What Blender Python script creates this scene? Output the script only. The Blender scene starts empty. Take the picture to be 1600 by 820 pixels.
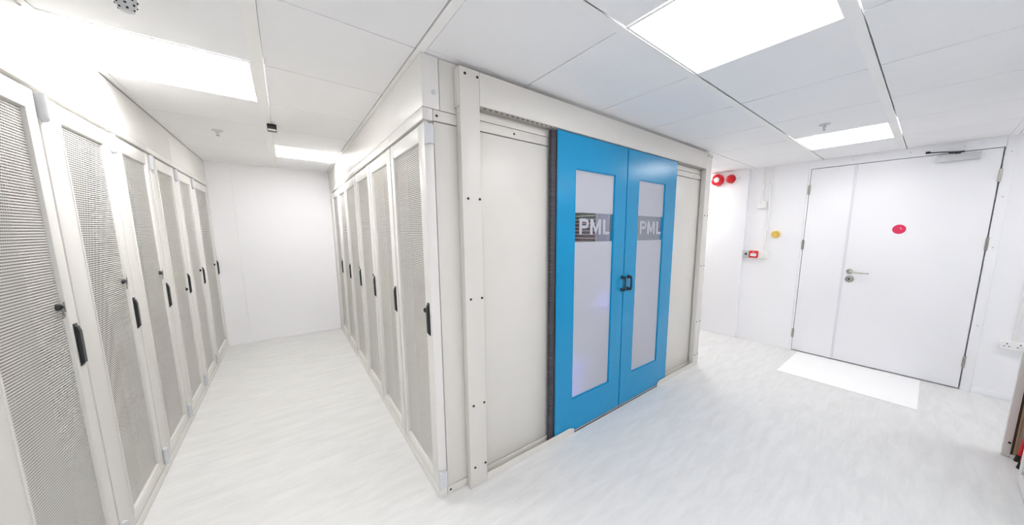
import bpy, bmesh, math
from mathutils import Vector, Matrix

S = bpy.context.scene
COL = S.collection
PI = math.pi

# ------------------------------------------------------------------ helpers
class MB:
    """collects shapes of one mesh"""
    def __init__(self):
        self.bm = bmesh.new()

    def _append(self, b, mi=0, smooth=False):
        for f in b.faces:
            f.material_index = mi
            f.smooth = smooth
        me = bpy.data.meshes.new('tmp')
        b.to_mesh(me); b.free()
        self.bm.from_mesh(me)
        bpy.data.meshes.remove(me)
        return self

    def box(self, x0, x1, y0, y1, z0, z1, mi=0, bev=0.0, seg=2):
        b = bmesh.new()
        bmesh.ops.create_cube(b, size=1.0)
        for v in b.verts:
            v.co = Vector(((x0 + x1) / 2 + v.co.x * (x1 - x0), (y0 + y1) / 2 + v.co.y * (y1 - y0), (z0 + z1) / 2 + v.co.z * (z1 - z0)))
        if bev > 0:
            bmesh.ops.bevel(b, geom=list(b.edges), offset=bev, segments=seg, affect='EDGES', profile=0.5)
        return self._append(b, mi, False)

    def prism(self, pts, axis, a0, a1, mi=0):
        """polygon pts (2D) extruded along axis"""
        b = bmesh.new()
        def mk(p, a):
            return {'x': (a, p[0], p[1]), 'y': (p[0], a, p[1]), 'z': (p[0], p[1], a)}[axis]
        v0 = [b.verts.new(mk(p, a0)) for p in pts]
        v1 = [b.verts.new(mk(p, a1)) for p in pts]
        b.faces.new(v0); b.faces.new(v1[::-1])
        n = len(pts)
        for i in range(n):
            b.faces.new((v0[i], v0[(i + 1) % n], v1[(i + 1) % n], v1[i]))
        bmesh.ops.recalc_face_normals(b, faces=b.faces)
        return self._append(b, mi)

    def cyl(self, p0, p1, r0, r1=None, n=20, mi=0, smooth=True):
        p0, p1 = Vector(p0), Vector(p1)
        r1 = r0 if r1 is None else r1
        d = p1 - p0
        b = bmesh.new()
        bmesh.ops.create_cone(b, cap_ends=True, segments=n, radius1=r0, radius2=r1, depth=d.length)
        M = Matrix.Translation((p0 + p1) / 2) @ d.to_track_quat('Z', 'Y').to_matrix().to_4x4()
        bmesh.ops.transform(b, matrix=M, verts=b.verts)
        return self._append(b, mi, smooth)

    def sphere(self, c, r, scale=(1, 1, 1), mi=0, n=16):
        b = bmesh.new()
        bmesh.ops.create_uvsphere(b, u_segments=n, v_segments=n // 2 + 2, radius=r)
        M = Matrix.Translation(c) @ Matrix.Diagonal((*scale, 1))
        bmesh.ops.transform(b, matrix=M, verts=b.verts)
        return self._append(b, mi, True)

    def lathe(self, c, axis, prof, n=28, mi=0):
        """profile [(radius, height)] turned about axis direction through c"""
        b = bmesh.new()
        Q = Vector(axis).to_track_quat('Z', 'Y').to_matrix()
        rings = []
        for r, h in prof:
            if r < 1e-6:
                rings.append([b.verts.new(Vector(c) + Q @ Vector((0, 0, h)))])
            else:
                rings.append([b.verts.new(Vector(c) + Q @ Vector((r * math.cos(2 * PI * k / n), r * math.sin(2 * PI * k / n), h))) for k in range(n)])
        for A, B in zip(rings, rings[1:]):
            for k in range(n):
                a0, a1 = A[k % len(A)], A[(k + 1) % len(A)]
                b0, b1 = B[k % len(B)], B[(k + 1) % len(B)]
                vs = [a0]
                for v in (a1, b1, b0):
                    if v not in vs: vs.append(v)
                if len(vs) > 2: b.faces.new(vs)
        bmesh.ops.recalc_face_normals(b, faces=b.faces)
        return self._append(b, mi, True)

    def tube(self, pts, r, n=10, mi=0):
        for a, b_ in zip(pts, pts[1:]):
            self.cyl(a, b_, r, n=n, mi=mi)
        for p in pts[1:-1]:
            self.sphere(p, r * 1.0, mi=mi, n=10)
        return self

    def build(self, name, mats, parent=None, loc=None):
        me = bpy.data.meshes.new(name)
        self.bm.to_mesh(me); self.bm.free()
        try: me.set_sharp_from_angle(angle=math.radians(40))
        except Exception: pass
        for m in (mats if isinstance(mats, (list, tuple)) else [mats]):
            me.materials.append(m)
        o = bpy.data.objects.new(name, me)
        COL.objects.link(o)
        if parent: o.parent = parent
        if loc: o.location = loc
        return o

def tag(o, label=None, cat=None, group=None, kind=None):
    if label: o['label'] = label
    if cat: o['category'] = cat
    if group: o['group'] = group
    if kind: o['kind'] = kind
    return o

def thing(name, loc, label, cat, group=None, rotz=0.0):
    o = bpy.data.objects.new(name, None)
    o.empty_display_size = 0.1
    COL.objects.link(o)
    o.location = loc
    o.rotation_euler = (0, 0, rotz)
    return tag(o, label, cat, group)

def copy_tree(o, parent=None):
    c = o.copy(); COL.objects.link(c)
    if parent: c.parent = parent
    for ch in list(o.children):
        copy_tree(ch, c)
    return c

# ------------------------------------------------------------------ materials
def nt(name):
    m = bpy.data.materials.new(name); m.use_nodes = True
    return m, m.node_tree.nodes, m.node_tree.links, m.node_tree.nodes['Principled BSDF']

def lin(*c):
    return tuple(((v / 255) / 12.92 if v / 255 <= .04045 else ((v / 255 + .055) / 1.055) ** 2.4) for v in c) + (1,)

def plain(name, rgb, rough=.5, metal=0.0, var=0.03, scale=6.0, bump=0.0, bscale=300, spec=.5, coat=0.0):
    m, N, L, P = nt(name)
    c = lin(*rgb)
    tc = N.new('ShaderNodeTexCoord')
    n = N.new('ShaderNodeTexNoise'); n.inputs['Scale'].default_value = scale; n.inputs['Detail'].default_value = 4
    L.new(tc.outputs['Object'], n.inputs['Vector'])
    r = N.new('ShaderNodeValToRGB')
    r.color_ramp.elements[0].position = .3; r.color_ramp.elements[1].position = .7
    r.color_ramp.elements[0].color = tuple(v * (1 - var) for v in c[:3]) + (1,)
    r.color_ramp.elements[1].color = tuple(min(1, v * (1 + var)) for v in c[:3]) + (1,)
    L.new(n.outputs['Fac'], r.inputs['Fac']); L.new(r.outputs['Color'], P.inputs['Base Color'])
    P.inputs['Roughness'].default_value = rough; P.inputs['Metallic'].default_value = metal
    P.inputs['Specular IOR Level'].default_value = spec
    P.inputs['Coat Weight'].default_value = coat
    if bump > 0:
        b2 = N.new('ShaderNodeTexNoise'); b2.inputs['Scale'].default_value = bscale; b2.inputs['Detail'].default_value = 2
        L.new(tc.outputs['Object'], b2.inputs['Vector'])
        bp = N.new('ShaderNodeBump'); bp.inputs['Strength'].default_value = bump; bp.inputs['Distance'].default_value = .001
        L.new(b2.outputs['Fac'], bp.inputs['Height']); L.new(bp.outputs['Normal'], P.inputs['Normal'])
    return m

def emit(name, rgb, strength):
    m, N, L, P = nt(name)
    P.inputs['Base Color'].default_value = (.8, .8, .8, 1)
    P.inputs['Emission Color'].default_value = (*rgb, 1)
    P.inputs['Emission Strength'].default_value = strength
    return m

M = {}
M['wall'] = plain('white_wall_panel', (245, 245, 248), .45, var=.008, scale=2, bump=.05)
M['ceiling'] = plain('ceiling_tile', (240, 240, 241), .7, var=.012, scale=3, bump=.12, bscale=500)
M['tee'] = plain('ceiling_grid_white', (242, 241, 239), .45, var=.01)
M['rack'] = plain('light_grey_powder_coat', (226, 224, 220), .38, var=.01, bump=.06, bscale=700)
M['pod'] = plain('warm_grey_powder_coat', (218, 215, 209), .36, var=.012, bump=.06, bscale=700)
M['dark'] = plain('dark_interior', (30, 30, 32), .7, var=.1)
M['black'] = plain('black_plastic', (38, 42, 44), .35, var=.05)
M['screw'] = plain('dark_screw', (62, 60, 58), .4, metal=.4)
M['steel'] = plain('satin_steel', (176, 172, 165), .28, metal=1.0, var=.05, scale=40)
M['silver'] = plain('silver_paint', (205, 206, 208), .4, metal=.3)
M['blue'] = plain('blue_gloss_paint', (0, 143, 196), .23, var=.015, spec=.5, coat=.0)
M['cover'] = plain('pale_hinge_cover', (206, 208, 212), .3, var=.01)
M['red'] = plain('red_plastic', (216, 28, 42), .3, var=.03)
M['disc'] = plain('crimson_sticker', (226, 46, 92), .45, var=.02)
M['whiteplast'] = plain('white_plastic', (240, 239, 238), .35, var=.01)
M['greyplast'] = plain('grey_plastic', (200, 202, 202), .4, var=.02)
M['gold'] = plain('gold_yellow_button', (224, 188, 92), .35, var=.06)
M['brass'] = plain('brass_strip', (172, 154, 122), .4, metal=.0, var=.05)
M['brown'] = plain('dark_brown_gasket', (70, 56, 46), .6, var=.1)
M['mat'] = plain('white_mat', (252, 252, 252), .5, var=.006, bump=.1, bscale=400)
M['rubber'] = plain('black_rubber', (30, 28, 28), .7)
M['paleserver'] = plain('pale_cabinet_panel', (168, 169, 180), .4, var=.02)
M['mauve'] = plain('grey_mauve_panel', (150, 150, 176), .4, var=.1, scale=8)
M['light'] = emit('light_diffuser', (1, .99, .98), 8.8)
M['light_aisle'] = emit('light_diffuser_aisle', (1, .992, .982), 13.8)
M['led'] = emit('blue_led', (.18, .2, 1.0), 45.0)

def mat_floor():
    m, N, L, P = nt('marbled_vinyl_floor')
    tc = N.new('ShaderNodeTexCoord')
    mp = N.new('ShaderNodeMapping'); mp.inputs['Rotation'].default_value = (0, 0, .55); mp.inputs['Scale'].default_value = (1.6, 7.5, 1)
    L.new(tc.outputs['Object'], mp.inputs['Vector'])
    n = N.new('ShaderNodeTexNoise'); n.inputs['Scale'].default_value = 2.2; n.inputs['Detail'].default_value = 8; n.inputs['Roughness'].default_value = .68
    n.inputs['Distortion'].default_value = .5
    L.new(mp.outputs['Vector'], n.inputs['Vector'])
    r = N.new('ShaderNodeValToRGB')
    r.color_ramp.elements[0].position = .34; r.color_ramp.elements[0].color = lin(217, 217, 216)
    r.color_ramp.elements[1].position = .62; r.color_ramp.elements[1].color = lin(227, 227, 226)
    L.new(n.outputs['Fac'], r.inputs['Fac'])
    n2 = N.new('ShaderNodeTexNoise'); n2.inputs['Scale'].default_value = 55; n2.inputs['Detail'].default_value = 3
    L.new(mp.outputs['Vector'], n2.inputs['Vector'])
    r2 = N.new('ShaderNodeValToRGB')
    r2.color_ramp.elements[0].position = .32; r2.color_ramp.elements[0].color = (.95, .95, .95, 1)
    r2.color_ramp.elements[1].position = .5; r2.color_ramp.elements[1].color = (1, 1, 1, 1)
    L.new(n2.outputs['Fac'], r2.inputs['Fac'])
    mx = N.new('ShaderNodeMix'); mx.data_type = 'RGBA'; mx.blend_type = 'MULTIPLY'; mx.inputs['Factor'].default_value = 1
    L.new(r.outputs['Color'], mx.inputs['A']); L.new(r2.outputs['Color'], mx.inputs['B'])
    L.new(mx.outputs['Result'], P.inputs['Base Color'])
    P.inputs['Roughness'].default_value = .5; P.inputs['Specular IOR Level'].default_value = .35
    return m
M['floor'] = mat_floor()

def mat_mesh():
    """perforated steel sheet: holes in staggered rows, see-through"""
    m, N, L, P = nt('perforated_steel')
    P.inputs['Base Color'].default_value = lin(222, 220, 215); P.inputs['Roughness'].default_value = .4
    tc = N.new('ShaderNodeTexCoord'); sx = N.new('ShaderNodeSeparateXYZ')
    L.new(tc.outputs['Object'], sx.inputs['Vector'])
    def math_(op, a, b=None, c=None):
        n = N.new('ShaderNodeMath'); n.operation = op
        for i, v in enumerate((a, b, c)):
            if v is None: continue
            if isinstance(v, (int, float)): n.inputs[i].default_value = v
            else: L.new(v, n.inputs[i])
        return n.outputs[0]
    PZ, PY = .0096, .0078
    vz = math_('DIVIDE', sx.outputs['Z'], PZ)
    row = math_('FLOOR', vz)
    odd = math_('MODULO', math_('ABSOLUTE', row), 2.0)
    fz = math_('SUBTRACT', math_('FRACT', vz), .5)
    vy = math_('ADD', math_('DIVIDE', sx.outputs['Y'], PY), math_('MULTIPLY', odd, .5))
    fy = math_('SUBTRACT', math_('FRACT', vy), .5)
    dy = math_('DIVIDE', fy, .40); dz = math_('DIVIDE', fz, .31)
    d = math_('ADD', math_('POWER', math_('ABSOLUTE', dy), 2.6), math_('POWER', math_('ABSOLUTE', dz), 2.6))
    solid = math_('GREATER_THAN', d, 1.0)
    tr = N.new('ShaderNodeBsdfTransparent'); mx = N.new('ShaderNodeMixShader')
    L.new(solid, mx.inputs['Fac']); L.new(tr.outputs[0], mx.inputs[1]); L.new(P.outputs[0], mx.inputs[2])
    L.new(mx.outputs[0], N['Material Output'].inputs['Surface'])
    return m
M['mesh'] = mat_mesh()

def mat_frost():
    m, N, L, P = nt('frosted_glass')
    P.inputs['Base Color'].default_value = lin(206, 207, 214); P.inputs['Roughness'].default_value = .22
    tl = N.new('ShaderNodeBsdfTranslucent'); tl.inputs['Color'].default_value = (.86, .87, .93, 1)
    mx = N.new('ShaderNodeMixShader'); mx.inputs['Fac'].default_value = .45
    L.new(P.outputs[0], mx.inputs[1]); L.new(tl.outputs[0], mx.inputs[2])
    L.new(mx.outputs[0], N['Material Output'].inputs['Surface'])
    return m
M['frost'] = mat_frost()

def mat_clear():
    m, N, L, P = nt('clear_glass_band')
    tr = N.new('ShaderNodeBsdfTransparent'); tr.inputs['Color'].default_value = (.93, .94, .95, 1)
    gl = N.new('ShaderNodeBsdfGlossy'); gl.inputs['Roughness'].default_value = .03
    mx = N.new('ShaderNodeMixShader'); mx.inputs['Fac'].default_value = .07
    L.new(tr.outputs[0], mx.inputs[1]); L.new(gl.outputs[0], mx.inputs[2])
    L.new(mx.outputs[0], N['Material Output'].inputs['Surface'])
    return m
M['clear'] = mat_clear()

def mat_brush():
    m, N, L, P = nt('dark_brush_bristles')
    tc = N.new('ShaderNodeTexCoord'); mp = N.new('ShaderNodeMapping'); mp.inputs['Scale'].default_value = (6, 6, 260)
    L.new(tc.outputs['Object'], mp.inputs['Vector'])
    n = N.new('ShaderNodeTexNoise'); n.inputs['Scale'].default_value = 1.0; n.inputs['Detail'].default_value = 3
    L.new(mp.outputs['Vector'], n.inputs['Vector'])
    r = N.new('ShaderNodeValToRGB')
    r.color_ramp.elements[0].position = .35; r.color_ramp.elements[0].color = lin(46, 45, 50)
    r.color_ramp.elements[1].position = .7; r.color_ramp.elements[1].color = lin(92, 90, 96)
    L.new(n.outputs['Fac'], r.inputs['Fac']); L.new(r.outputs['Color'], P.inputs['Base Color'])
    P.inputs['Roughness'].default_value = .8
    return m
M['brush'] = mat_brush()

def mat_server():
    """dark server fronts with green, pink and pale cable rows"""
    m, N, L, P = nt('dark_server_front')
    tc = N.new('ShaderNodeTexCoord'); mp = N.new('ShaderNodeMapping'); mp.inputs['Scale'].default_value = (1, 14, 40)
    L.new(tc.outputs['Object'], mp.inputs['Vector'])
    n = N.new('ShaderNodeTexNoise'); n.inputs['Scale'].default_value = 1.0; n.inputs['Detail'].default_value = 3
    L.new(mp.outputs['Vector'], n.inputs['Vector'])
    r = N.new('ShaderNodeValToRGB'); e = r.color_ramp.elements
    e[0].position = .35; e[0].color = lin(22, 21, 26); e[1].position = .75; e[1].color = lin(60, 46, 54)
    x = e.new(.55); x.color = lin(40, 35, 42)
    L.new(n.outputs['Fac'], r.inputs['Fac']); L.new(r.outputs['Color'], P.inputs['Base Color'])
    P.inputs['Roughness'].default_value = .5
    return m
M['server'] = mat_server()
M['cablepink'] = plain('pink_grey_cables', (176, 132, 146), .5, var=.25, scale=30)
M['cablegreen'] = plain('green_grey_cables', (150, 172, 150), .5, var=.25, scale=30)

# ------------------------------------------------------------------ measures (metres; camera stands over 0,0)
XL, XR = -.669, .539          # faces of the two cabinet rows
YE, XW, ZC = 5.40, 4.787, 2.251
YF = 1.479                    # face of the enclosure frame
YP = 1.535                    # face of the fixed panels behind the frame
YB = -2.6                     # rear of the room
PITCH, WR = .613, .613
ZT = 1.948                    # top of cabinet doors

# ------------------------------------------------------------------ shell
def struct(mb, name, mat):
    o = mb.build(name, mat); o['kind'] = 'structure'; return o

struct(MB().box(-2.0, XW + .3, YB - .2, YE + .3, -.1, 0), 'floor', M['floor'])
struct(MB().box(-2.0, -.6, YB, YE, ZC + .03, ZC + .08).box(-.7, XW + .2, YB, YE, ZC + .03, ZC + .08), 'ceiling_slab', M['ceiling'])

# suspended ceiling: tiles with open shadow joints, tees between the fields
ys_c = [1.525 + PITCH * k for k in range(-7, 7)]
ys_c = [y for y in ys_c if y > YB + .05]
ys_c = [YB] + [y for y in ys_c if y < YE - .05] + [YE]
TEEX = -.037
cells = []
for y0, y1 in zip(ys_c, ys_c[1:]):
    cells.append((XL - .03, TEEX - .02, y0, y1))
    cells.append((TEEX + .02, XR - .02, y0, y1))
xs_r = [XR + .02] + [1.12 + .602 * k for k in range(7)] + [XW]
ty_f = [.87 - .602 * k for k in range(0, 6)]          # .87 .268 -.334 ...
bands = []
ysr = sorted([y for y in ([1.50] + ty_f) ])
ysr = [YB] + [y for y in ysr if y > YB + .1]
for a, b in zip(ysr, ysr[1:]):
    bands.append((a + .018, b - (.018 if b < 1.4 else 0)))
yy = 1.50
while yy < YE - .1:
    bands.append((yy, min(yy + .602, YE))); yy += .602
for (y0, y1) in bands:
    for x0, x1 in zip(xs_r, xs_r[1:]):
        cells.append((x0, x1, y0, y1))
# light cells
def find(x, y):
    for c in cells:
        if c[0] < x < c[1] and c[2] < y < c[3]: return c
light_pts = [(-.36, 2.44), (.25, 4.28), (1.42, .57), (3.83, .57), (1.42, -1.2), (3.83, -1.2), (-.36, -.62), (2.0, 2.4), (2.0, 4.4), (4.4, 2.4)]  # later entries are unseen panels, added to light the room and enclosure
LC = [find(*p) for p in light_pts]
mb = MB()
for c in cells:
    if c in LC: continue
    g = .0028
    mb.box(c[0] + g, c[1] - g, c[2] + g, c[3] - g, ZC, ZC + .02, bev=.0015, seg=1)
struct(mb, 'ceiling', M['ceiling'])
mb = MB()
mb.box(TEEX - .0235, TEEX + .0225, YB, YE, ZC - .0035, ZC - .0005)
mb.box(XR - .018, XR + .019, YB, YE, ZC - .003, ZC + .02)
for y in ty_f:
    mb.box(XR + .02, XW, y - .0165, y + .0215, ZC - .0035, ZC - .0005)
struct(mb, 'trim_1', M['tee'])
# wall angle where ceiling meets cabinets and walls
mb = MB()
mb.box(XL, XL + .022, YB, YE, ZC - .006, ZC + .004)
mb.box(XW - .018, XW, YB, 1.58, ZC - .004, ZC + .004)
mb.box(XL, XR, YE - .018, YE, ZC - .004, ZC + .004)
struct(mb, 'trim_2', M['tee'])

# ceiling lights
lamp_labels = [
    ('large lit ceiling panel over the cabinet aisle, beside the left row', True),
    ('lit ceiling panel at the far end of the cabinet aisle', True),
    ('large lit ceiling panel in front of the blue doors', True),
    ('lit ceiling panel near the white double door', True)]
for i, c in enumerate(LC):
    w, d = c[1] - c[0], c[3] - c[2]
    lab = lamp_labels[i][0] if i < 4 else None
    o = thing('ceiling_light', ((c[0] + c[1]) / 2, (c[2] + c[3]) / 2, ZC), lab or 'lit ceiling panel out of view, added for its light', 'ceiling light', 'square lit panels in the suspended ceiling')
    mb = MB(); t = .012
    mb.box(-w/2 + .002, w/2 - .002, -d/2 + .002, -d/2 + t, -.003, .018)
    mb.box(-w/2 + .002, w/2 - .002, d/2 - t, d/2 - .002, -.003, .018)
    mb.box(-w/2 + .002, -w/2 + t, -d/2 + t, d/2 - t, -.003, .018)
    mb.box(w/2 - t, w/2 - .002, -d/2 + t, d/2 - t, -.003, .018)
    mb.build('frame', M['tee'], o)
    dm = MB().box(-w/2 + t, w/2 - t, -d/2 + t, d/2 - t, .002, .012).build('diffuser', M['light_aisle'] if i in (0, 1, 6, 9) else M['light'], o)
    tag(dm, 'glowing white diffuser')

# walls
mb = MB().box(XL - .3, -.4572, YE, YE + .1, 0, ZC + .05).box(-.456, XR + .3, YE, YE + .1, 0, ZC + .05)
mb.box(-1.9, XL - .2, YE, YE + .1, 0, ZC + .05).box(XR + .29, XW + .2, YE, YE + .1, 0, ZC + .05)
struct(mb, 'wall_end', M['wall'])
mb = MB().box(-1.9, -1.8, 1.3, YE, 0, ZC + .05).box(-.77, XL, YB, 1.466, 0, ZC + .05).box(-1.9, -.77, 1.3, 1.466, 0, ZC + .05)
struct(mb, 'wall_left', M['wall'])
struct(MB().box(-.8, XW + .2, YB - .1, YB, 0, ZC + .05), 'wall_rear', M['wall'])
# right wall with the doorway opening
DY0, DY1, DZ = -.303, .957, 2.165
mb = MB()
mb.box(XW, XW + .12, DY1, .9755, 0, ZC + .05)
mb.box(XW, XW + .12, .977, YE, 0, ZC + .05)
mb.box(XW, XW + .12, DY0, DY1, DZ, ZC + .05)
mb.box(XW, XW + .12, YB, DY0, 0, ZC + .05)
mb.box(XW + .06, XW + .12, DY0, DY1, 0, DZ)
struct(mb, 'wall_right', M['wall'])
# boxed-out column on the right wall beyond the alarm point
struct(MB().box(XW - .06, XW, 1.562, 2.7, 0, ZC, bev=.004), 'wall_boxing', M['wall'])
# door frame
mb = MB()
mb.box(XW - .008, XW, DY0 - .058, DY0 - .002, 0, ZC - .004, bev=.002)
mb.box(XW - .008, XW, DY0, DY1 + .012, DZ + .002, ZC - .004, bev=.002)
for (y, z) in ((-.333, 2.12), (-.333, 1.32), (-.333, .62), (-.333, 1.75)):
    mb.cyl((XW - .0095, y, z), (XW - .007, y, z), .005, n=10, mi=1)
for y in (-.09, .22, .62):
    mb.cyl((XW - .0095, y, 2.21), (XW - .007, y, 2.21), .005, n=10, mi=1)
struct(mb, 'trim_3', [M['wall'], M['greyplast']])
struct(MB().box(XW - .01, XW, YB, DY0 - .06, 0, .055, bev=.003), 'baseboard_right', M['wall'])
struct(MB().box(XL, XR, YE - .01, YE, 0, .05, bev=.003), 'baseboard_end', M['wall'])

# ---- white double door in the right wall
MEET = .582
def leaf(name, y0, y1, label):
    o = MB().box(XW - .004, XW + .04, y0, y1, .012, DZ - .006, bev=.002).build(name, M['wall'])
    o['kind'] = 'structure'; o['label'] = label
    return o
d1 = leaf('door_1', MEET + .002, DY1 - .006, 'narrow leaf of the white double door')
d2 = leaf('door_2', DY0 + .009, MEET - .002, 'wide leaf of the white double door')
MB().box(XW - .009, XW - .003, MEET - .008, MEET + .012, .012, DZ - .006, bev=.002).build('meeting_strip', plain('pale_grey_strip', (226, 227, 232), .4), d1)
def hinges(d, y, zs):
    for z in zs:
        mb = MB().cyl((XW - .008, y, z - .055), (XW - .008, y, z + .055), .0075, n=12)
        mb.box(XW - .006, XW + .001, y - .012, y + .012, z - .05, z + .05)
        mb.build('hinge', M['steel'], d)
hinges(d1, DY1 - .001, (1.93, 1.30, .22))
hinges(d2, DY0 + .002, (1.93, 1.35, .27))
# lever handle and lock rose
mb = MB().lathe((XW - .004, .53, 1.024), (-1, 0, 0), [(0, 0), (.027, 0), (.027, .008), (.022, .010), (.011, .011), (.011, .05), (0, .052)])
mb.tube([(XW - .052, .53, 1.024), (XW - .054, .50, 1.022), (XW - .054, .395, 1.018), (XW - .035, .388, 1.016)], .0085)
mb.build('lever_handle', M['steel'], d2)
mb = MB().lathe((XW - .004, .525, .94), (-1, 0, 0), [(0, 0), (.036, 0), (.036, .007), (.031, .010), (.016, .011), (.016, .016), (0, .017)])
lk = mb.build('lock_rose', M['steel'], d2)
MB().box(XW - .0225, XW - .019, .521, .529, .93, .95).cyl((XW - .0205, .525, .945), (XW - .0225, .525, .945), .007, n=12).build('keyhole', M['black'], lk)
# closer
mb = MB().box(XW - .052, XW - .004, -.186, .055, 2.085, 2.143, bev=.004)
cl = mb.build('door_closer', M['silver'], d2)
mb = MB().cyl((XW - .03, -.06, 2.143), (XW - .03, -.06, 2.158), .016, n=14)
mb.box(XW - .045, XW - .018, -.095, -.005, 2.156, 2.166, bev=.002)
mb.tube([(XW - .03, -.06, 2.163), (XW - .070, .03, 2.170), (XW - .012, .120, 2.186)], .0045)
mb.box(XW - .018, XW - .008, .10, .128, 2.178, 2.198, bev=.002)
tag(mb.build('closer_arm', M['screw'], cl), 'dark jointed arm')
# red disc on the wide leaf
st = thing('door_sign', (XW - .004, .22, 1.478), 'round crimson sticker sign on the white door wide leaf', 'sign')
MB().lathe((0, 0, 0), (-1, 0, 0), [(0, 0), (.046, 0), (.046, .0015), (0, .0015)], n=40).build('disc', M['disc'], st)
mb = MB()
pal = plain('pale_pink_print', (238, 150, 172), .5)
for k in range(10):                                # faint crescent mark
    a0, a1 = PI * .55 + k * .17, PI * .55 + (k + 1) * .17
    q = []
    for a, r in ((a0, .011), (a1, .011), (a1, .019), (a0, .019)):
        q.append((-r * math.cos(a) * .9, r * math.sin(a)))
    mb.prism([(-p[0], p[1]) for p in q], 'x', -.0022, -.0014)
mb.build('printed_mark', pal, st)

# ------------------------------------------------------------------ server cabinets
def cabinet(kind, W, near, far, label, group):
    """local frame: front faces +X, y runs 0..W; near/far are stile widths"""
    root = thing('server_cabinet', (0, 0, 0), label, 'server cabinet', group)
    left = kind == 'left'
    D = 1.0 if left else .74
    mb = MB()
    f = -.048
    WB = W - .001 if left else W - .052          # body stops short of the end panel
    WP = W - .001 if left else W - .024
    mb.box(-D, f, 0.001, .018, .0, 1.99); mb.box(-D, f, WB - .017, WB, 0, 1.99)
    mb.box(-D, f, .018, WB - .017, 1.965, 1.99); mb.box(-D, f, .018, WB - .017, 0, .05)
    mb.box(-D, -D + .015, .018, WB - .017, .05, 1.965)
    mb.box(f, 0.0, WP - W + .001, WP, 0.0, .052, bev=.003)            # plinth flush with the door
    mb.box(f, 0.0, WP - W + .001, WP, 1.963, 1.998 if left else 2.016, bev=.002)          # top rail
    mb.build('carcass', M['rack'], root)
    tag(MB().box(-D + .02, -.09, .02, WB - .02, .052, 1.963).build('equipment_bay', M['dark'], root), 'dark equipment seen through the perforations')
    # door frame
    a, b = near, W - far
    zb, zt = .125, 1.873
    g0, g1 = (.010, .002) if left else (.009, .014)
    mb = MB()
    mb.box(-.045, 0, g0, a, .06, ZT, bev=.003); mb.box(-.045, 0, b, W - g1, .06, ZT, bev=.003)
    mb.box(-.044, -.0005, a - .006, b + .006, zt, ZT - .0005, bev=.004); mb.box(-.044, -.0005, a - .006, b + .006, .0605, zb, bev=.004)
    # raised lip beside the opening
    mb.box(-.03, .003, a - .010, a - .0005, zb - .01, zt + .01, bev=.0015)
    door = mb.build('door', M['rack'], root)
    pm = MB().box(-.014, -.012, a - .002, b + .002, zb - .002, zt + .002).build('mesh_panel', M['mesh'], door)
    tag(pm, 'grey perforated mesh')
    # swing handle on the handle stile
    hy = W - .034 if left else W - .055
    mb = MB().box(-.002, .003, hy - .014, hy + .014, .918, 1.088, bev=.001)
    mb.prism([(.003, .924), (.011, .930), (.012, 1.055), (.008, 1.074), (.003, 1.080)], 'y', hy - .010, hy + .010)
    hd = mb.build('handle', M['black'], door); tag(hd, 'black upright swing handle')
    # hinge covers top and bottom, in the slot beside the door
    for z0, z1, s in ((1.845, 1.945, -1), (.068, .172, 1)):
        cyy = .022 if left else W - .004
        cxx = .004 if left else -.005
        hr = .0155 if left else .0095
        mb = MB().cyl((cxx, cyy, z0 + (hr if s < 0 else 0)), (cxx, cyy, z1 - (0 if s < 0 else hr)), hr, n=16)
        mb.sphere((cxx, cyy, z0 + hr if s < 0 else z1 - hr), hr, n=14)
        if not left: mb.box(-.040, -.008, cyy - hr * .9, cyy + hr * .9, z0 + hr, z1 - hr)
        h = mb.build('hinge_cover', M['cover'], door); tag(h, 'pale rounded hinge cover')
    return root, door

def lock(door, y, z, key):
    mb = MB().cyl((-.0115, y, z), (-.002, y, z), .013, .011, n=14)
    mb.cyl((-.002, y, z), (.001, y, z), .006, n=10)
    k = mb.build('lock', M['black'], door)
    if key:
        mb = MB().box(-.001, .001, y - .003, y + .003, z - .030, z + .004)
        mb.cyl((-.001, y, z - .034), (.001, y, z - .034), .010, n=14)
        mb.box(.001, .004, y + .006, y + .012, z - .02, z + .018)
        tag(mb.build('key', M['steel'], k), 'small steel keys hanging')

ORD = ['nearest the camera', 'second from the camera', 'third from the camera', 'fourth from the camera', 'fifth from the camera', 'farthest from the camera']
GL = 'cabinets of the left row'
rootL, doorL = cabinet('left', WR, .150, .065, '', GL)
lefts = []
for k in range(6):
    y = 1.474 + PITCH * k
    if k == 5:
        r, dr = cabinet('left', YE - y - .004, .150, .115, '', GL)
        lefts.append((r, dr))
    elif k == 0:
        r, dr = rootL, doorL
        lefts.append((r, dr))
    else:
        r = copy_tree(rootL); dr = [c for c in r.children if c.name.startswith('door')][0]
        lefts.append((r, dr))
    r.location = (XL, y, 0)
    r['label'] = 'light grey cabinet with perforated door in the left row, ' + ORD[k]
for k, (z, key) in enumerate(((1.165, True), (1.185, True), (1.165, True), (.963, False), (1.06, False), (1.05, False))):
    lock(lefts[k][1], WR - .065 - .028 if k < 5 else YE - 1.474 - 5 * PITCH - .004 - .160, z, key)

GR = 'cabinets of the row ending at the blue doors'
rootR, doorR = cabinet('right', WR, .075, .100, '', GR)
rights = []
for k in range(6):
    y = 1.508 + WR * (k + 1)
    if k == 0: r, dr = rootR, doorR
    else:
        r = copy_tree(rootR); dr = [c for c in r.children if c.name.startswith('door')][0]
    r.location = (XR, y, 0); r.rotation_euler = (0, 0, PI)
    r['label'] = 'light grey cabinet with perforated door in the right row, ' + (ORD[k] if k else 'nearest the camera, at the corner')
    if k == 5: r['label'] = 'light grey cabinet with perforated door in the right row, farthest from the camera'
    rights.append((r, dr))
for k, z in ((0, 1.034), (2, 1.085), (3, 1.09), (5, 1.10)):
    lock(rights[k][1], WR - .100 - .030, z, False)

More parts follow.
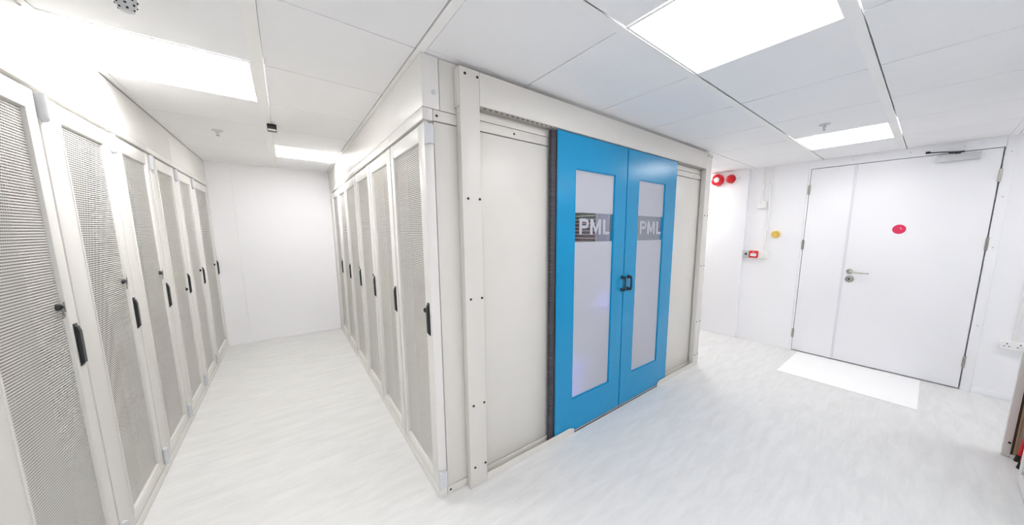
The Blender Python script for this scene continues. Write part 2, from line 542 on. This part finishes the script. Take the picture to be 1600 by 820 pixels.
# blanking panels above and beside the cabinets
GB = 'plain panels between cabinet tops and ceiling'
def blank(x0, x1, y0, y1, z0, z1, label, group=GB, bev=.003):
    o = MB().box(x0, x1, y0, y1, z0, z1, bev=bev).build('blanking_panel', M['rack'])
    tag(o, label, 'panel', group); return o
for y0, y1, w in ((1.468, 2.665, 'nearest the camera'), (2.668, 3.955, 'in the middle of the aisle'), (3.958, YE - .002, 'by the end wall')):
    blank(XL - .04, XL - .004, y0, y1, 2.001, ZC - .008, 'plain white panel above the left cabinet row, ' + w)
blank(XR + .001, XR + .082, 1.5275, YE - .002, 2.0185, ZC - .004, 'long plain white panel above the right cabinet row')
blank(XR + .002, XR + .04, 1.508 + 6 * WR + .027, YE - .002, .001, 1.998, 'narrow plain filler panel between right cabinet row and end wall')

# ------------------------------------------------------------------ enclosure with the blue sliding doors
def screws(root, pts, axis='y', r=.0062):
    for p in pts:
        d = Vector({'y': (0, -1, 0), 'x': (1, 0, 0)}[axis])
        mb = MB().lathe(p, d, [(0, -.001), (r, -.001), (r, .002), (r * .6, .0032), (0, .0034)], n=14)
        mb.build('screw', M['screw'], root)

def end_panel(x0, x1, label, scr, seams, lead):
    o = thing('end_panel', (x0, YP, 0), label, 'panel', 'grey fixed panels beside the blue doors')
    w = x1 - x0
    MB().box(.003, w, .0, .022, .045, 1.962, bev=.003).build('panel', M['pod'], o)
    MB().box(-lead, w, -.006, .022, 0, .042, bev=.003).build('base_strip', M['pod'], o)
    MB().box(0, w, -.002, .022, 1.967, 2.016, bev=.003).build('top_strip', M['pod'], o)
    xs = (seams or [0]) + [w]
    for a, b in zip(xs, xs[1:]):
        MB().box(a + .001, b - .001, .0, .022, 2.019, ZC - .003, bev=.002).build('upper_panel', M['pod'], o)
    screws(o, scr)
    return o
end_panel(XR + .050, 1.333, 'grey end panel of the right cabinet row, left of the blue doors',
          [(.018, -.001, 1.990), (.015, -.005, .024), (.462, -.001, 1.990)], [.036], .0)
o = end_panel(2.78, 3.40, 'grey end panel to the right of the blue doors', [(.40, -.001, 1.990)], [], 0)
# upper corner: disc fixing on the bulkhead end
sc = MB().lathe((.006, -.0075, 2.09), (0, -1, 0), [(0, 0), (.011, 0), (.011, .003), (.006, .004), (0, .004)]).build('fixing_disc', M['silver'])
sc.parent = [c for c in bpy.data.objects if c.name == 'end_panel'][0]

fr = thing('door_surround', (.70, YF, 0), 'light grey steel surround framing the blue sliding doors', 'door frame')
X0 = .70
def fx(x): return x - X0
SZ = (2.195, 1.611, 1.094, .496, .124)
def post(xa, xb, sx, nm):
    p = MB().box(fx(xa), fx(xb), 0, .049, 0.0, 2.224, bev=.003).build('post', M['pod'], fr)
    for z in SZ:
        screws(p, [(fx(x), -.0008, z) for x in sx])
    return p
post(.703, .809, (.732, .797), 'l')
post(3.326, 3.436, (3.352, 3.422), 'r')
mb = MB().box(fx(.8095), fx(3.3255), 0.001, .052, 2.068, 2.224, bev=.003)
mb.box(fx(.697), fx(.7028), .006, .054, 2.045, 2.220, bev=.002)        # end cheek of the header
mb.box(fx(3.4362), fx(3.442), .006, .054, 2.045, 2.220, bev=.002)
mb.build('header', M['pod'], fr)
# perforated underside of the header, its shade put into the grey-brown colour
mb = MB().box(fx(.81), fx(1.30), .012, .051, 2.058, 2.0675, mi=0)
mb.box(fx(2.79), fx(3.325), .012, .051, 2.058, 2.0675)
for k in range(14):
    x = .835 + k * .034
    mb.box(fx(x), fx(x + .016), .0113, .013, 2.0605, 2.0655, mi=1)
mb.build('guide_channel', [plain('shade_brown_channel', (158, 151, 143), .5), M['screw']], fr)
# sill: raised kerb left and right, low rail under the doors
def sill(xa, xb, cut):
    e = .04
    mb = MB()
    pts = [(fx(xa), 0.0), (fx(xb), 0.0), (fx(xb), .03), (fx(xb) + (-e if cut > 0 else 0), .048), (fx(xa) + (e if cut < 0 else 0), .048), (fx(xa), .03 if cut < 0 else .048)]
    mb.prism(pts, 'y', .001, .0048)
    mb.box(fx(xa), fx(xb), .0048, .049, 0, .012)
    mb.box(fx(xa), fx(xb), .044, .049, .012, .05, bev=.002)
    return mb.build('sill', M['pod'], fr)
sill(.8095, 1.523, 1)
sill(2.628, 3.3255, -1)
mb = MB().box(fx(1.523), fx(2.628), .004, .049, 0, .009).box(fx(1.523), fx(2.628), .0, .0035, 0, .005, mi=1)
mb.build('floor_rail', [M['silver'], M['brown']], fr)
MB().box(fx(1.10), fx(1.115), .012, .03, .013, .022, bev=.002).build('guide_stop', M['screw'], fr)

# sliding doors
def letters(ox, oz, h, sx):
    """P M L as solid strips, front at y=0 .. -.002"""
    mb = MB(); t = .024 * sx
    def rect(x0, x1, z0, z1): mb.box(ox + x0 * sx, ox + x1 * sx, -.0022, -.0002, oz + z0, oz + z1)
    T = .024
    # P
    rect(0, T, 0, h); rect(T, .058, h - .021, h); rect(T, .058, h * .42 - .004, h * .42 + .017)
    def arc(cx, cz, r0, r1, a0, a1, n=10):
        for k in range(n):
            u0, u1 = a0 + (a1 - a0) * k / n, a0 + (a1 - a0) * (k + 1) / n
            mb.prism([(ox + (cx + r0 * math.cos(u0)) * sx, oz + cz + r0 * math.sin(u0)), (ox + (cx + r1 * math.cos(u0)) * sx, oz + cz + r1 * math.sin(u0)),
                      (ox + (cx + r1 * math.cos(u1)) * sx, oz + cz + r1 * math.sin(u1)), (ox + (cx + r0 * math.cos(u1)) * sx, oz + cz + r0 * math.sin(u1))], 'y', -.0022, -.0002)
    zt, zb = h, h * .42 - .004
    rr = (zt - zb) / 2
    arc(.058, (zt + zb) / 2, rr - .021, rr, -PI / 2, PI / 2)
    # M
    m0 = .108; w = .112
    c = m0 + w / 2
    q = [(m0, 0), (m0, h), (m0 + T * 1.05, h), (c, h * .36), (m0 + w - T * 1.05, h), (m0 + w, h), (m0 + w, 0), (m0 + w - T, 0),
         (m0 + w - T, h * .62), (c, h * .03), (m0 + T, h * .62), (m0 + T, 0)]
    mb.prism([(ox + p[0] * sx, oz + p[1]) for p in q], 'y', -.0022, -.0002)
    # L
    l0 = .244
    rect(l0, l0 + T, 0, h); rect(l0 + T, l0 + .072, 0, .021)
    return mb

def sliding_door(x0, x1, wx0, wx1, label, hx, side, lx, lsx, name='sliding_door'):
    o = thing(name, (x0, YF + .009, .014), label, 'sliding door')
    w = x1 - x0; H = 2.046; z0, z1 = .246, 1.838
    a, b = wx0 - x0, wx1 - x0
    th = .034
    mb = MB()
    # hollow frame: four rails mitred as one sheet with folded edges
    mb.box(0, a, 0, th, 0, H); mb.box(b, w, 0, th, 0, H)
    mb.box(a, b, 0, th, 0, z0)
    mb.box(a, b, 0, th, z1, H)
    # folded return along both upright edges
    mb.box(.0055, .0085, -.0035, .002, .004, H - .004, bev=.0012) if side < 0 else mb.box(.001, .004, -.003, .002, .004, H - .004, bev=.0012)
    mb.build('door_frame', M['blue'], o)
    mb = MB()
    for (p, q, r, s) in ((a - .001, a + .006, z0, z1), (b - .006, b + .001, z0, z1)):
        mb.box(p, q, .004, .010, r, s)
    mb.box(a, b, .004, .010, z0 - .001, z0 + .006); mb.box(a, b, .004, .010, z1 - .006, z1 + .001)
    mb.build('glazing_bead', M['blue'], o)
    gz0, gz1 = 1.363, 1.560
    mb = MB().box(a, b, .010, .015, z0, gz0).box(a, b, .010, .015, gz1, z1)
    tag(mb.build('frosted_pane', M['frost'], o), 'frosted glass')
    tag(MB().box(a, b, .0105, .0145, gz0, gz1).build('clear_band', M['clear'], o), 'clear glass strip')
    lt = letters(lx - x0, 1.413, .108, lsx)
    lo = lt.build('lettering', M['frost'], o, loc=(0, .0103, 0)); tag(lo, 'frosted white letters PML')
    # bow handle
    hxx = hx - x0; hz0, hz1 = .982, 1.078
    mb = MB()
    for z in (hz0, hz1):
        mb.lathe((hxx, 0, z), (0, -1, 0), [(0, 0), (.015, 0), (.015, .006), (.011, .011), (.010, .034), (0, .036)], n=16)
    mb.tube([(hxx, -.030, hz0 - .006), (hxx, -.034, hz0 + .012), (hxx, -.034, hz1 - .012), (hxx, -.030, hz1 + .006)], .0075, n=12)
    tag(mb.build('bow_handle', M['black'], o), 'small black bow handle')
    return o
dl = sliding_door(1.336, 2.046, 1.501, 1.909, 'left blue sliding door with frosted window and dark brush edge', 2.030, -1, 1.553, 1.0)
dr_ = sliding_door(2.052, 2.776, 2.209, 2.596, 'right blue sliding door with frosted window, beside the grey end panel', 2.108, 1, 2.254, 1.0)
mb = MB().box(-.040, -.002, .004, .030, .004, 2.04, bev=.002)
tag(mb.build('brush_seal', M['brush'], dl), 'dark bristle seal')
mb = MB().box(-.0045, .0, -.001, .034, .004, 2.042)
mb.build('seal_carrier', M['black'], dl)

# things glimpsed through the clear strips: the inner row of cabinets
IX = 2.83
o = thing('equipment_rack', (IX, 2.05, 0), 'open equipment rack inside the enclosure, glimpsed through the clear strip', 'rack')
mb = MB()
for y in (.0, .215, .39, .86):
    mb.box(0, .03, y, y + .03, 0, 2.0)
mb.box(.55, .57, 0, .9, 0, 2.0); mb.box(0, .57, 0, .9, 1.98, 2.0); mb.box(0, .57, 0, .9, 0, .04)
mb.build('frame', M['paleserver'], o)
MB().box(.012, .02, .25, .39, .05, 1.98).build('blank_plate', M['mauve'], o)
GS = 'servers seen through the clear strip of the blue doors'
srv = None
for k in range(12):
    z = 1.24 + k * .0445
    if srv is None:
        srv = thing('server_unit', (IX + .012, 2.474, z), 'thin dark server unit stacked behind the clear strip', 'server', GS)
        MB().box(0, .5, 0, .432, .001, .030, bev=.002).build('casing', M['server'], srv)
        MB().box(-.004, .0, .01, .422, .031, .0435).build('cable_row', M['cablepink'], srv)
        s0 = srv
    else:
        s0 = copy_tree(srv); s0.location = (IX + .012, 2.474, z)
        if k > 6: [c for c in s0.children if c.name.startswith('cable_row')][0].data = gdat
    if k == 0:
        t_ = MB().box(-.004, .0, .01, .422, .031, .0435).build('cable_tmp', M['cablegreen']); gdat = t_.data; bpy.data.objects.remove(t_)
pp = None
for k in range(9):
    z = 1.27 + k * .056
    if pp is None:
        pp = thing('patch_panel', (IX + .012, 2.085, z), 'dark patch panel with pale sockets behind the clear strip', 'patch panel', 'patch panels seen through the clear strip')
        MB().box(0, .12, 0, .175, .001, .046, bev=.002).build('casing', M['server'], pp)
        mb = MB()
        for j in range(5): mb.box(-.003, .001, .02 + j * .03, .034 + j * .03, .012, .030)
        mb.build('sockets', M['greyplast'], pp)
    else:
        q = copy_tree(pp); q.location = (IX + .012, 2.085, z)
o = thing('equipment_cabinet', (IX, 1.565, 0), 'pale cabinet inside the enclosure, behind the right blue door', 'cabinet')
MB().box(0, .55, 0, .47, 0, 2.0, bev=.004).build('carcass', M['paleserver'], o)
MB().box(-.02, -.001, .01, .46, .05, 1.96, bev=.004).build('door', M['paleserver'], o)
# blue status lights just behind the left frosted pane
for k, (x, z) in enumerate(((1.56, .47), (1.53, .30), (1.83, .93))):
    q = thing('status_light', (x, YP + .05, z), 'blue glow behind the left frosted pane, ' + ('low at its edge', 'at its bottom corner', 'at mid height')[k], 'light', 'blue lights behind the frosted glass')
    mb = MB().sphere((0, -.004, 0), .014, (1, .6, 1)); mb.build('lamp', M['led'], q)
    MB().box(-.02, .02, .002, .03, -.02, .02, bev=.003).cyl((0, .015, -.02), (0, .015, -z), .008).build('stem', M['black'], q)
# far side closing of the enclosure
struct(MB().box(1.30, IX + .6, 5.0, 5.05, 0, ZC + .02), 'wall_enclosure', M['pod'])
struct(MB().box(3.41, 3.43, YP + .03, YE, 0, ZC + .02), 'wall_side', M['pod'])

# ------------------------------------------------------------------ right wall fittings
XB = XW - .06
o = thing('alarm_sounder', (XB, 1.938, 2.150), 'round red alarm sounder with white centre, high on the wall', 'alarm')
MB().lathe((0, 0, 0), (-1, 0, 0), [(0, 0), (.078, 0), (.078, .03), (.070, .052), (.045, .06), (.036, .045), (0, .045)], n=36).build('body', M['red'], o)
tag(MB().lathe((-.0455, 0, 0), (-1, 0, 0), [(0, 0), (.036, 0), (.036, .004), (.024, .014), (0, .017)], n=28).build('center_cap', M['whiteplast'], o), 'white centre')
o = thing('alarm_beacon', (XB, 1.772, 2.147), 'small red domed beacon beside the round red sounder', 'alarm')
MB().lathe((0, 0, 0), (-1, 0, 0), [(0, 0), (.056, 0), (.056, .022), (0, .022)], n=32).build('base', M['red'], o)
MB().lathe((-.022, 0, 0), (-1, 0, 0), [(.048, 0), (.047, .03), (.036, .056), (.018, .068), (0, .071)], n=32).build('lens', M['red'], o)
MB().box(-.02, 0, -.11, -.06, -.012, .012, bev=.003).build('cable_gland', M['whiteplast'], o)

# conduits, junction box, trunking with key switch and call point
o = thing('cable_conduit', (XW, 1.402, 1.83), 'short white conduit ending in a small junction box above the red call point', 'conduit')
MB().cyl((-.012, 0, 0), (-.012, 0, ZC - 1.83), .0115).build('pipe', M['whiteplast'], o)
MB().box(-.028, 0, -.018, .018, .2, .222, bev=.003).build('clip', M['whiteplast'], o)
jb = MB().box(-.045, 0, -.048, .044, -.08, .0, bev=.006).build('junction_box', M['whiteplast'], o)
MB().cyl((-.045, .010, -.024), (-.048, .010, -.024), .006, n=12).build('screw', M['greyplast'], jb)
o = thing('cable_conduit', (XW, 1.330, 1.205), 'long white conduit from ceiling down to the fire call point trunking', 'conduit')
MB().cyl((-.012, 0, 0), (-.012, 0, ZC - 1.205), .0115).build('pipe', M['whiteplast'], o)
for z in (.26, .80):
    MB().box(-.028, 0, -.020, .020, z, z + .022, bev=.003).build('clip', M['whiteplast'], o)
o = thing('wall_trunking', (XW, 1.43, 1.155), 'short white wall trunking box below the long conduit, carrying the red call point', 'trunking box')
MB().box(-.04, 0, -.145, .056, -.046, .046, bev=.005).build('box', M['whiteplast'], o)
o = thing('key_switch', (XW, 1.5235, 1.155), 'grey key switch with dark centre, left of the red call point', 'switch')
MB().box(-.05, 0, -.036, .036, -.048, .048, bev=.005).build('plate', M['greyplast'], o)
MB().lathe((-.05, 0, .005), (-1, 0, 0), [(0, 0), (.014, 0), (.014, .006), (0, .007)]).build('key_barrel', M['black'], o)
o = thing('call_point', (XW - .0405, 1.432, 1.160), 'square red fire alarm call point with white window on the wall', 'call point')
MB().box(-.03, 0, -.046, .046, -.046, .046, bev=.005).build('housing', M['red'], o)
MB().box(-.033, -.029, -.032, .032, -.026, .012, bev=.001).build('window', M['whiteplast'], o)
mb = MB().box(-.0345, -.032, -.022, .022, -.008, -.004).box(-.032, -.029, -.012, .012, .022, .030)
mb.build('printed_mark', M['greyplast'], o)
o = thing('wall_switch', (XW, 1.228, 1.418), 'round golden yellow push button on the white wall', 'button')
MB().lathe((0, 0, 0), (-1, 0, 0), [(0, 0), (.050, 0), (.050, .010), (.044, .014), (.042, .02), (0, .021)], n=32).build('plate', plain('cream_rim', (244, 226, 168), .4), o)
MB().lathe((-.018, 0, 0), (-1, 0, 0), [(0, 0), (.040, 0), (.040, .016), (.034, .024), (0, .028)], n=32).build('push_cap', M['gold'], o)
o = thing('wall_socket', (XW, -.518, .494), 'white double power socket low on the wall right of the door', 'socket')
MB().box(-.04, 0, -.073, .058, -.036, .036, bev=.005).build('plate', M['whiteplast'], o)
for yy_ in (-.04, .025):
    mb = MB().box(-.042, -.039, yy_ - .003, yy_ + .003, .008, .018).box(-.042, -.039, yy_ - .016, yy_ - .008, -.012, -.006).box(-.042, -.039, yy_ + .008, yy_ + .016, -.012, -.006)
    mb.build('socket_holes', M['screw'], o)
o = thing('cable_conduit', (XW, -.535, .531), 'white vertical conduit above the power socket at the right edge', 'conduit')
MB().box(-.022, 0, -.012, .012, 0, ZC - .531, bev=.002).build('pipe', M['whiteplast'], o)

# white mat at the door
mt = MB().box(3.94, 4.768, -.069, .884, .0005, .004, bev=.001).build('floor_mat', M['mat'])
tag(mt, 'plain white rectangular mat on the floor before the double door', 'mat')

# ------------------------------------------------------------------ ceiling fittings
o = thing('smoke_detector', (-.352, 1.765, ZC), 'tapered grey detector with dark slots hanging from the ceiling', 'detector')
MB().lathe((0, 0, 0), (0, 0, -1), [(0, 0), (.036, 0), (.036, .012), (.027, .016), (.025, .05), (.021, .066), (.014, .078), (0, .081)], n=30).build('body', M['silver'], o)
for ring, (r, z, n) in enumerate(((.0252, -.044, 8), (.0225, -.058, 7), (.0175, -.071, 6))):
    for k in range(n):
        a = 2 * PI * (k + .4 * ring) / n
        MB().sphere((r * math.cos(a), r * math.sin(a), z), .0036, n=8).build('slot', M['black'], o)
o = thing('ceiling_sensor', (TEEX + .025, 3.245, ZC - .003), 'small black box sensor under the ceiling rail of the aisle', 'sensor')
MB().box(-.028, .028, -.022, .022, -.05, 0, bev=.003).build('housing', M['black'], o)
MB().box(-.024, .024, -.0245, -.021, -.049, -.036, bev=.001).build('lens', M['silver'], o)
def sprinkler(x, y, label):
    o = thing('sprinkler', (x, y, ZC), label, 'sprinkler', 'pendant sprinklers')
    MB().lathe((0, 0, 0), (0, 0, -1), [(0, 0), (.036, 0), (.034, .005), (.014, .008), (.011, .02), (.008, .03), (.008, .038), (0, .04)], n=24).build('body', M['silver'], o)
    MB().lathe((0, 0, -.04), (0, 0, -1), [(0, 0), (.012, 0), (.012, .0025), (0, .003)], n=20).build('deflector', M['steel'], o)
    return o
sprinkler(3.24, .60, 'small steel sprinkler in the ceiling near the lit panel by the door')
sprinkler(-.36, 3.72, 'small pale sprinkler in the ceiling of the cabinet aisle')

# ------------------------------------------------------------------ right edge: framed panel, red steps, cabinet
o = thing('cabinet_door', (3.556, -.43, 0), 'pale framed door standing open at the right edge, brass strip along its frame', 'cabinet door')
mb = MB().box(0, .035, -.032, 0, .001, 2.0, bev=.002).box(0, .035, -.70, -.66, .001, 2.0, bev=.003)
mb.box(0, .035, -.66, -.032, .001, .022, bev=.002).box(0, .035, -.66, -.032, 1.96, 2.0, bev=.002)
mb.build('frame', M['pod'], o)
MB().box(.008, .03, -.042, -.0325, .022, 1.96).build('gasket', M['brown'], o)
MB().box(.004, .030, -.050, -.0425, .022, 1.96, bev=.001).box(.008, .030, -.058, -.0505, .022, 1.96, bev=.001).build('edge_strip', M['brass'], o)
MB().box(.02, .03, -.66, -.0585, .022, 1.96).build('panel', M['greyplast'], o)
MB().cyl((-.003, -.022, .10), (.002, -.022, .10), .007, n=12).build('screw', M['screw'], o)

o = thing('step_stool', (3.482, -.574, 0), 'red metal legs with black rubber feet between panel and cabinet at the right edge', 'step stool')
for sx in (-1, 1):
    for sy in (1, -1):
        leg = MB().tube([(sx * .05, sy * .082, .03), (sx * .04, sy * .058, .50)], .0095).build('leg', M['red'], o)
        MB().cyl((sx * .051, sy * .088, .0), (sx * .049, sy * .082, .045), .0125, .0115).build('foot', M['rubber'], leg)
MB().box(-.058, .058, -.085, .085, .49, .52, bev=.006).build('tread', M['red'], o)
MB().box(-.045, .045, -.07, .07, .22, .235, bev=.003).build('brace', M['red'], o)

o = thing('equipment_cabinet', (2.59, -.4535, 0), 'pale grey cabinet at the lower right corner of the photo', 'cabinet')
MB().box(0, .61, -.60, -.028, .0, 2.0, bev=.003).build('carcass', M['greyplast'], o)
mb = MB().box(0, .05, -.026, 0, .03, 1.98, bev=.003).box(.56, .61, -.026, 0, .03, 1.98, bev=.003)
mb.box(.05, .56, -.026, 0, .03, .09, bev=.003).box(.05, .56, -.026, 0, 1.92, 1.98, bev=.003)
d = mb.build('door', M['rack'], o)
MB().box(.05, .56, -.020, -.012, .09, 1.92).build('panel', M['greyplast'], d)
MB().cyl((.535, -.012, .12), (.535, .002, .12), .012, n=14).build('knob', M['silver'], d)
MB().box(0, .61, -.028, -.004, 0, .028).build('plinth', M['silver'], o)

# ------------------------------------------------------------------ camera and picture
cam = bpy.data.cameras.new('camera'); co = bpy.data.objects.new('camera', cam); COL.objects.link(co)
F, CX, CY = 490.488, 841.135, 427.439
YA, PIT, ROL = math.radians(38.6957), math.radians(-7.7248), math.radians(.1621)
f = Vector((math.sin(YA) * math.cos(PIT), math.cos(YA) * math.cos(PIT), math.sin(PIT)))
r = Vector((math.cos(YA), -math.sin(YA), 0)); u = r.cross(f)
r2 = r * math.cos(ROL) + u * math.sin(ROL); u2 = u * math.cos(ROL) - r * math.sin(ROL)
co.matrix_world = Matrix(((r2.x, u2.x, -f.x, 0), (r2.y, u2.y, -f.y, 0), (r2.z, u2.z, -f.z, 1.45), (0, 0, 0, 1)))
cam.sensor_fit = 'HORIZONTAL'; cam.sensor_width = 36; cam.lens = F * 36 / 1600
cam.shift_x = -(CX - 800) / 1600; cam.shift_y = (CY - 410) / 1600
cam.clip_start = .02; cam.clip_end = 50
S.camera = co

w = bpy.data.worlds.new('world'); S.world = w; w.use_nodes = True
w.node_tree.nodes['Background'].inputs['Color'].default_value = (.9, .95, 1, 1)
w.node_tree.nodes['Background'].inputs['Strength'].default_value = .3

S.view_settings.view_transform = 'Standard'; S.view_settings.look = 'None'
S.view_settings.gamma = 1; S.view_settings.use_curve_mapping = False
S.view_settings.exposure = 0.08
c = S.cycles
c.max_bounces = 20; c.diffuse_bounces = 16; c.glossy_bounces = 4; c.transparent_max_bounces = 12
c.use_denoising = True
c.filter_width = 1.1
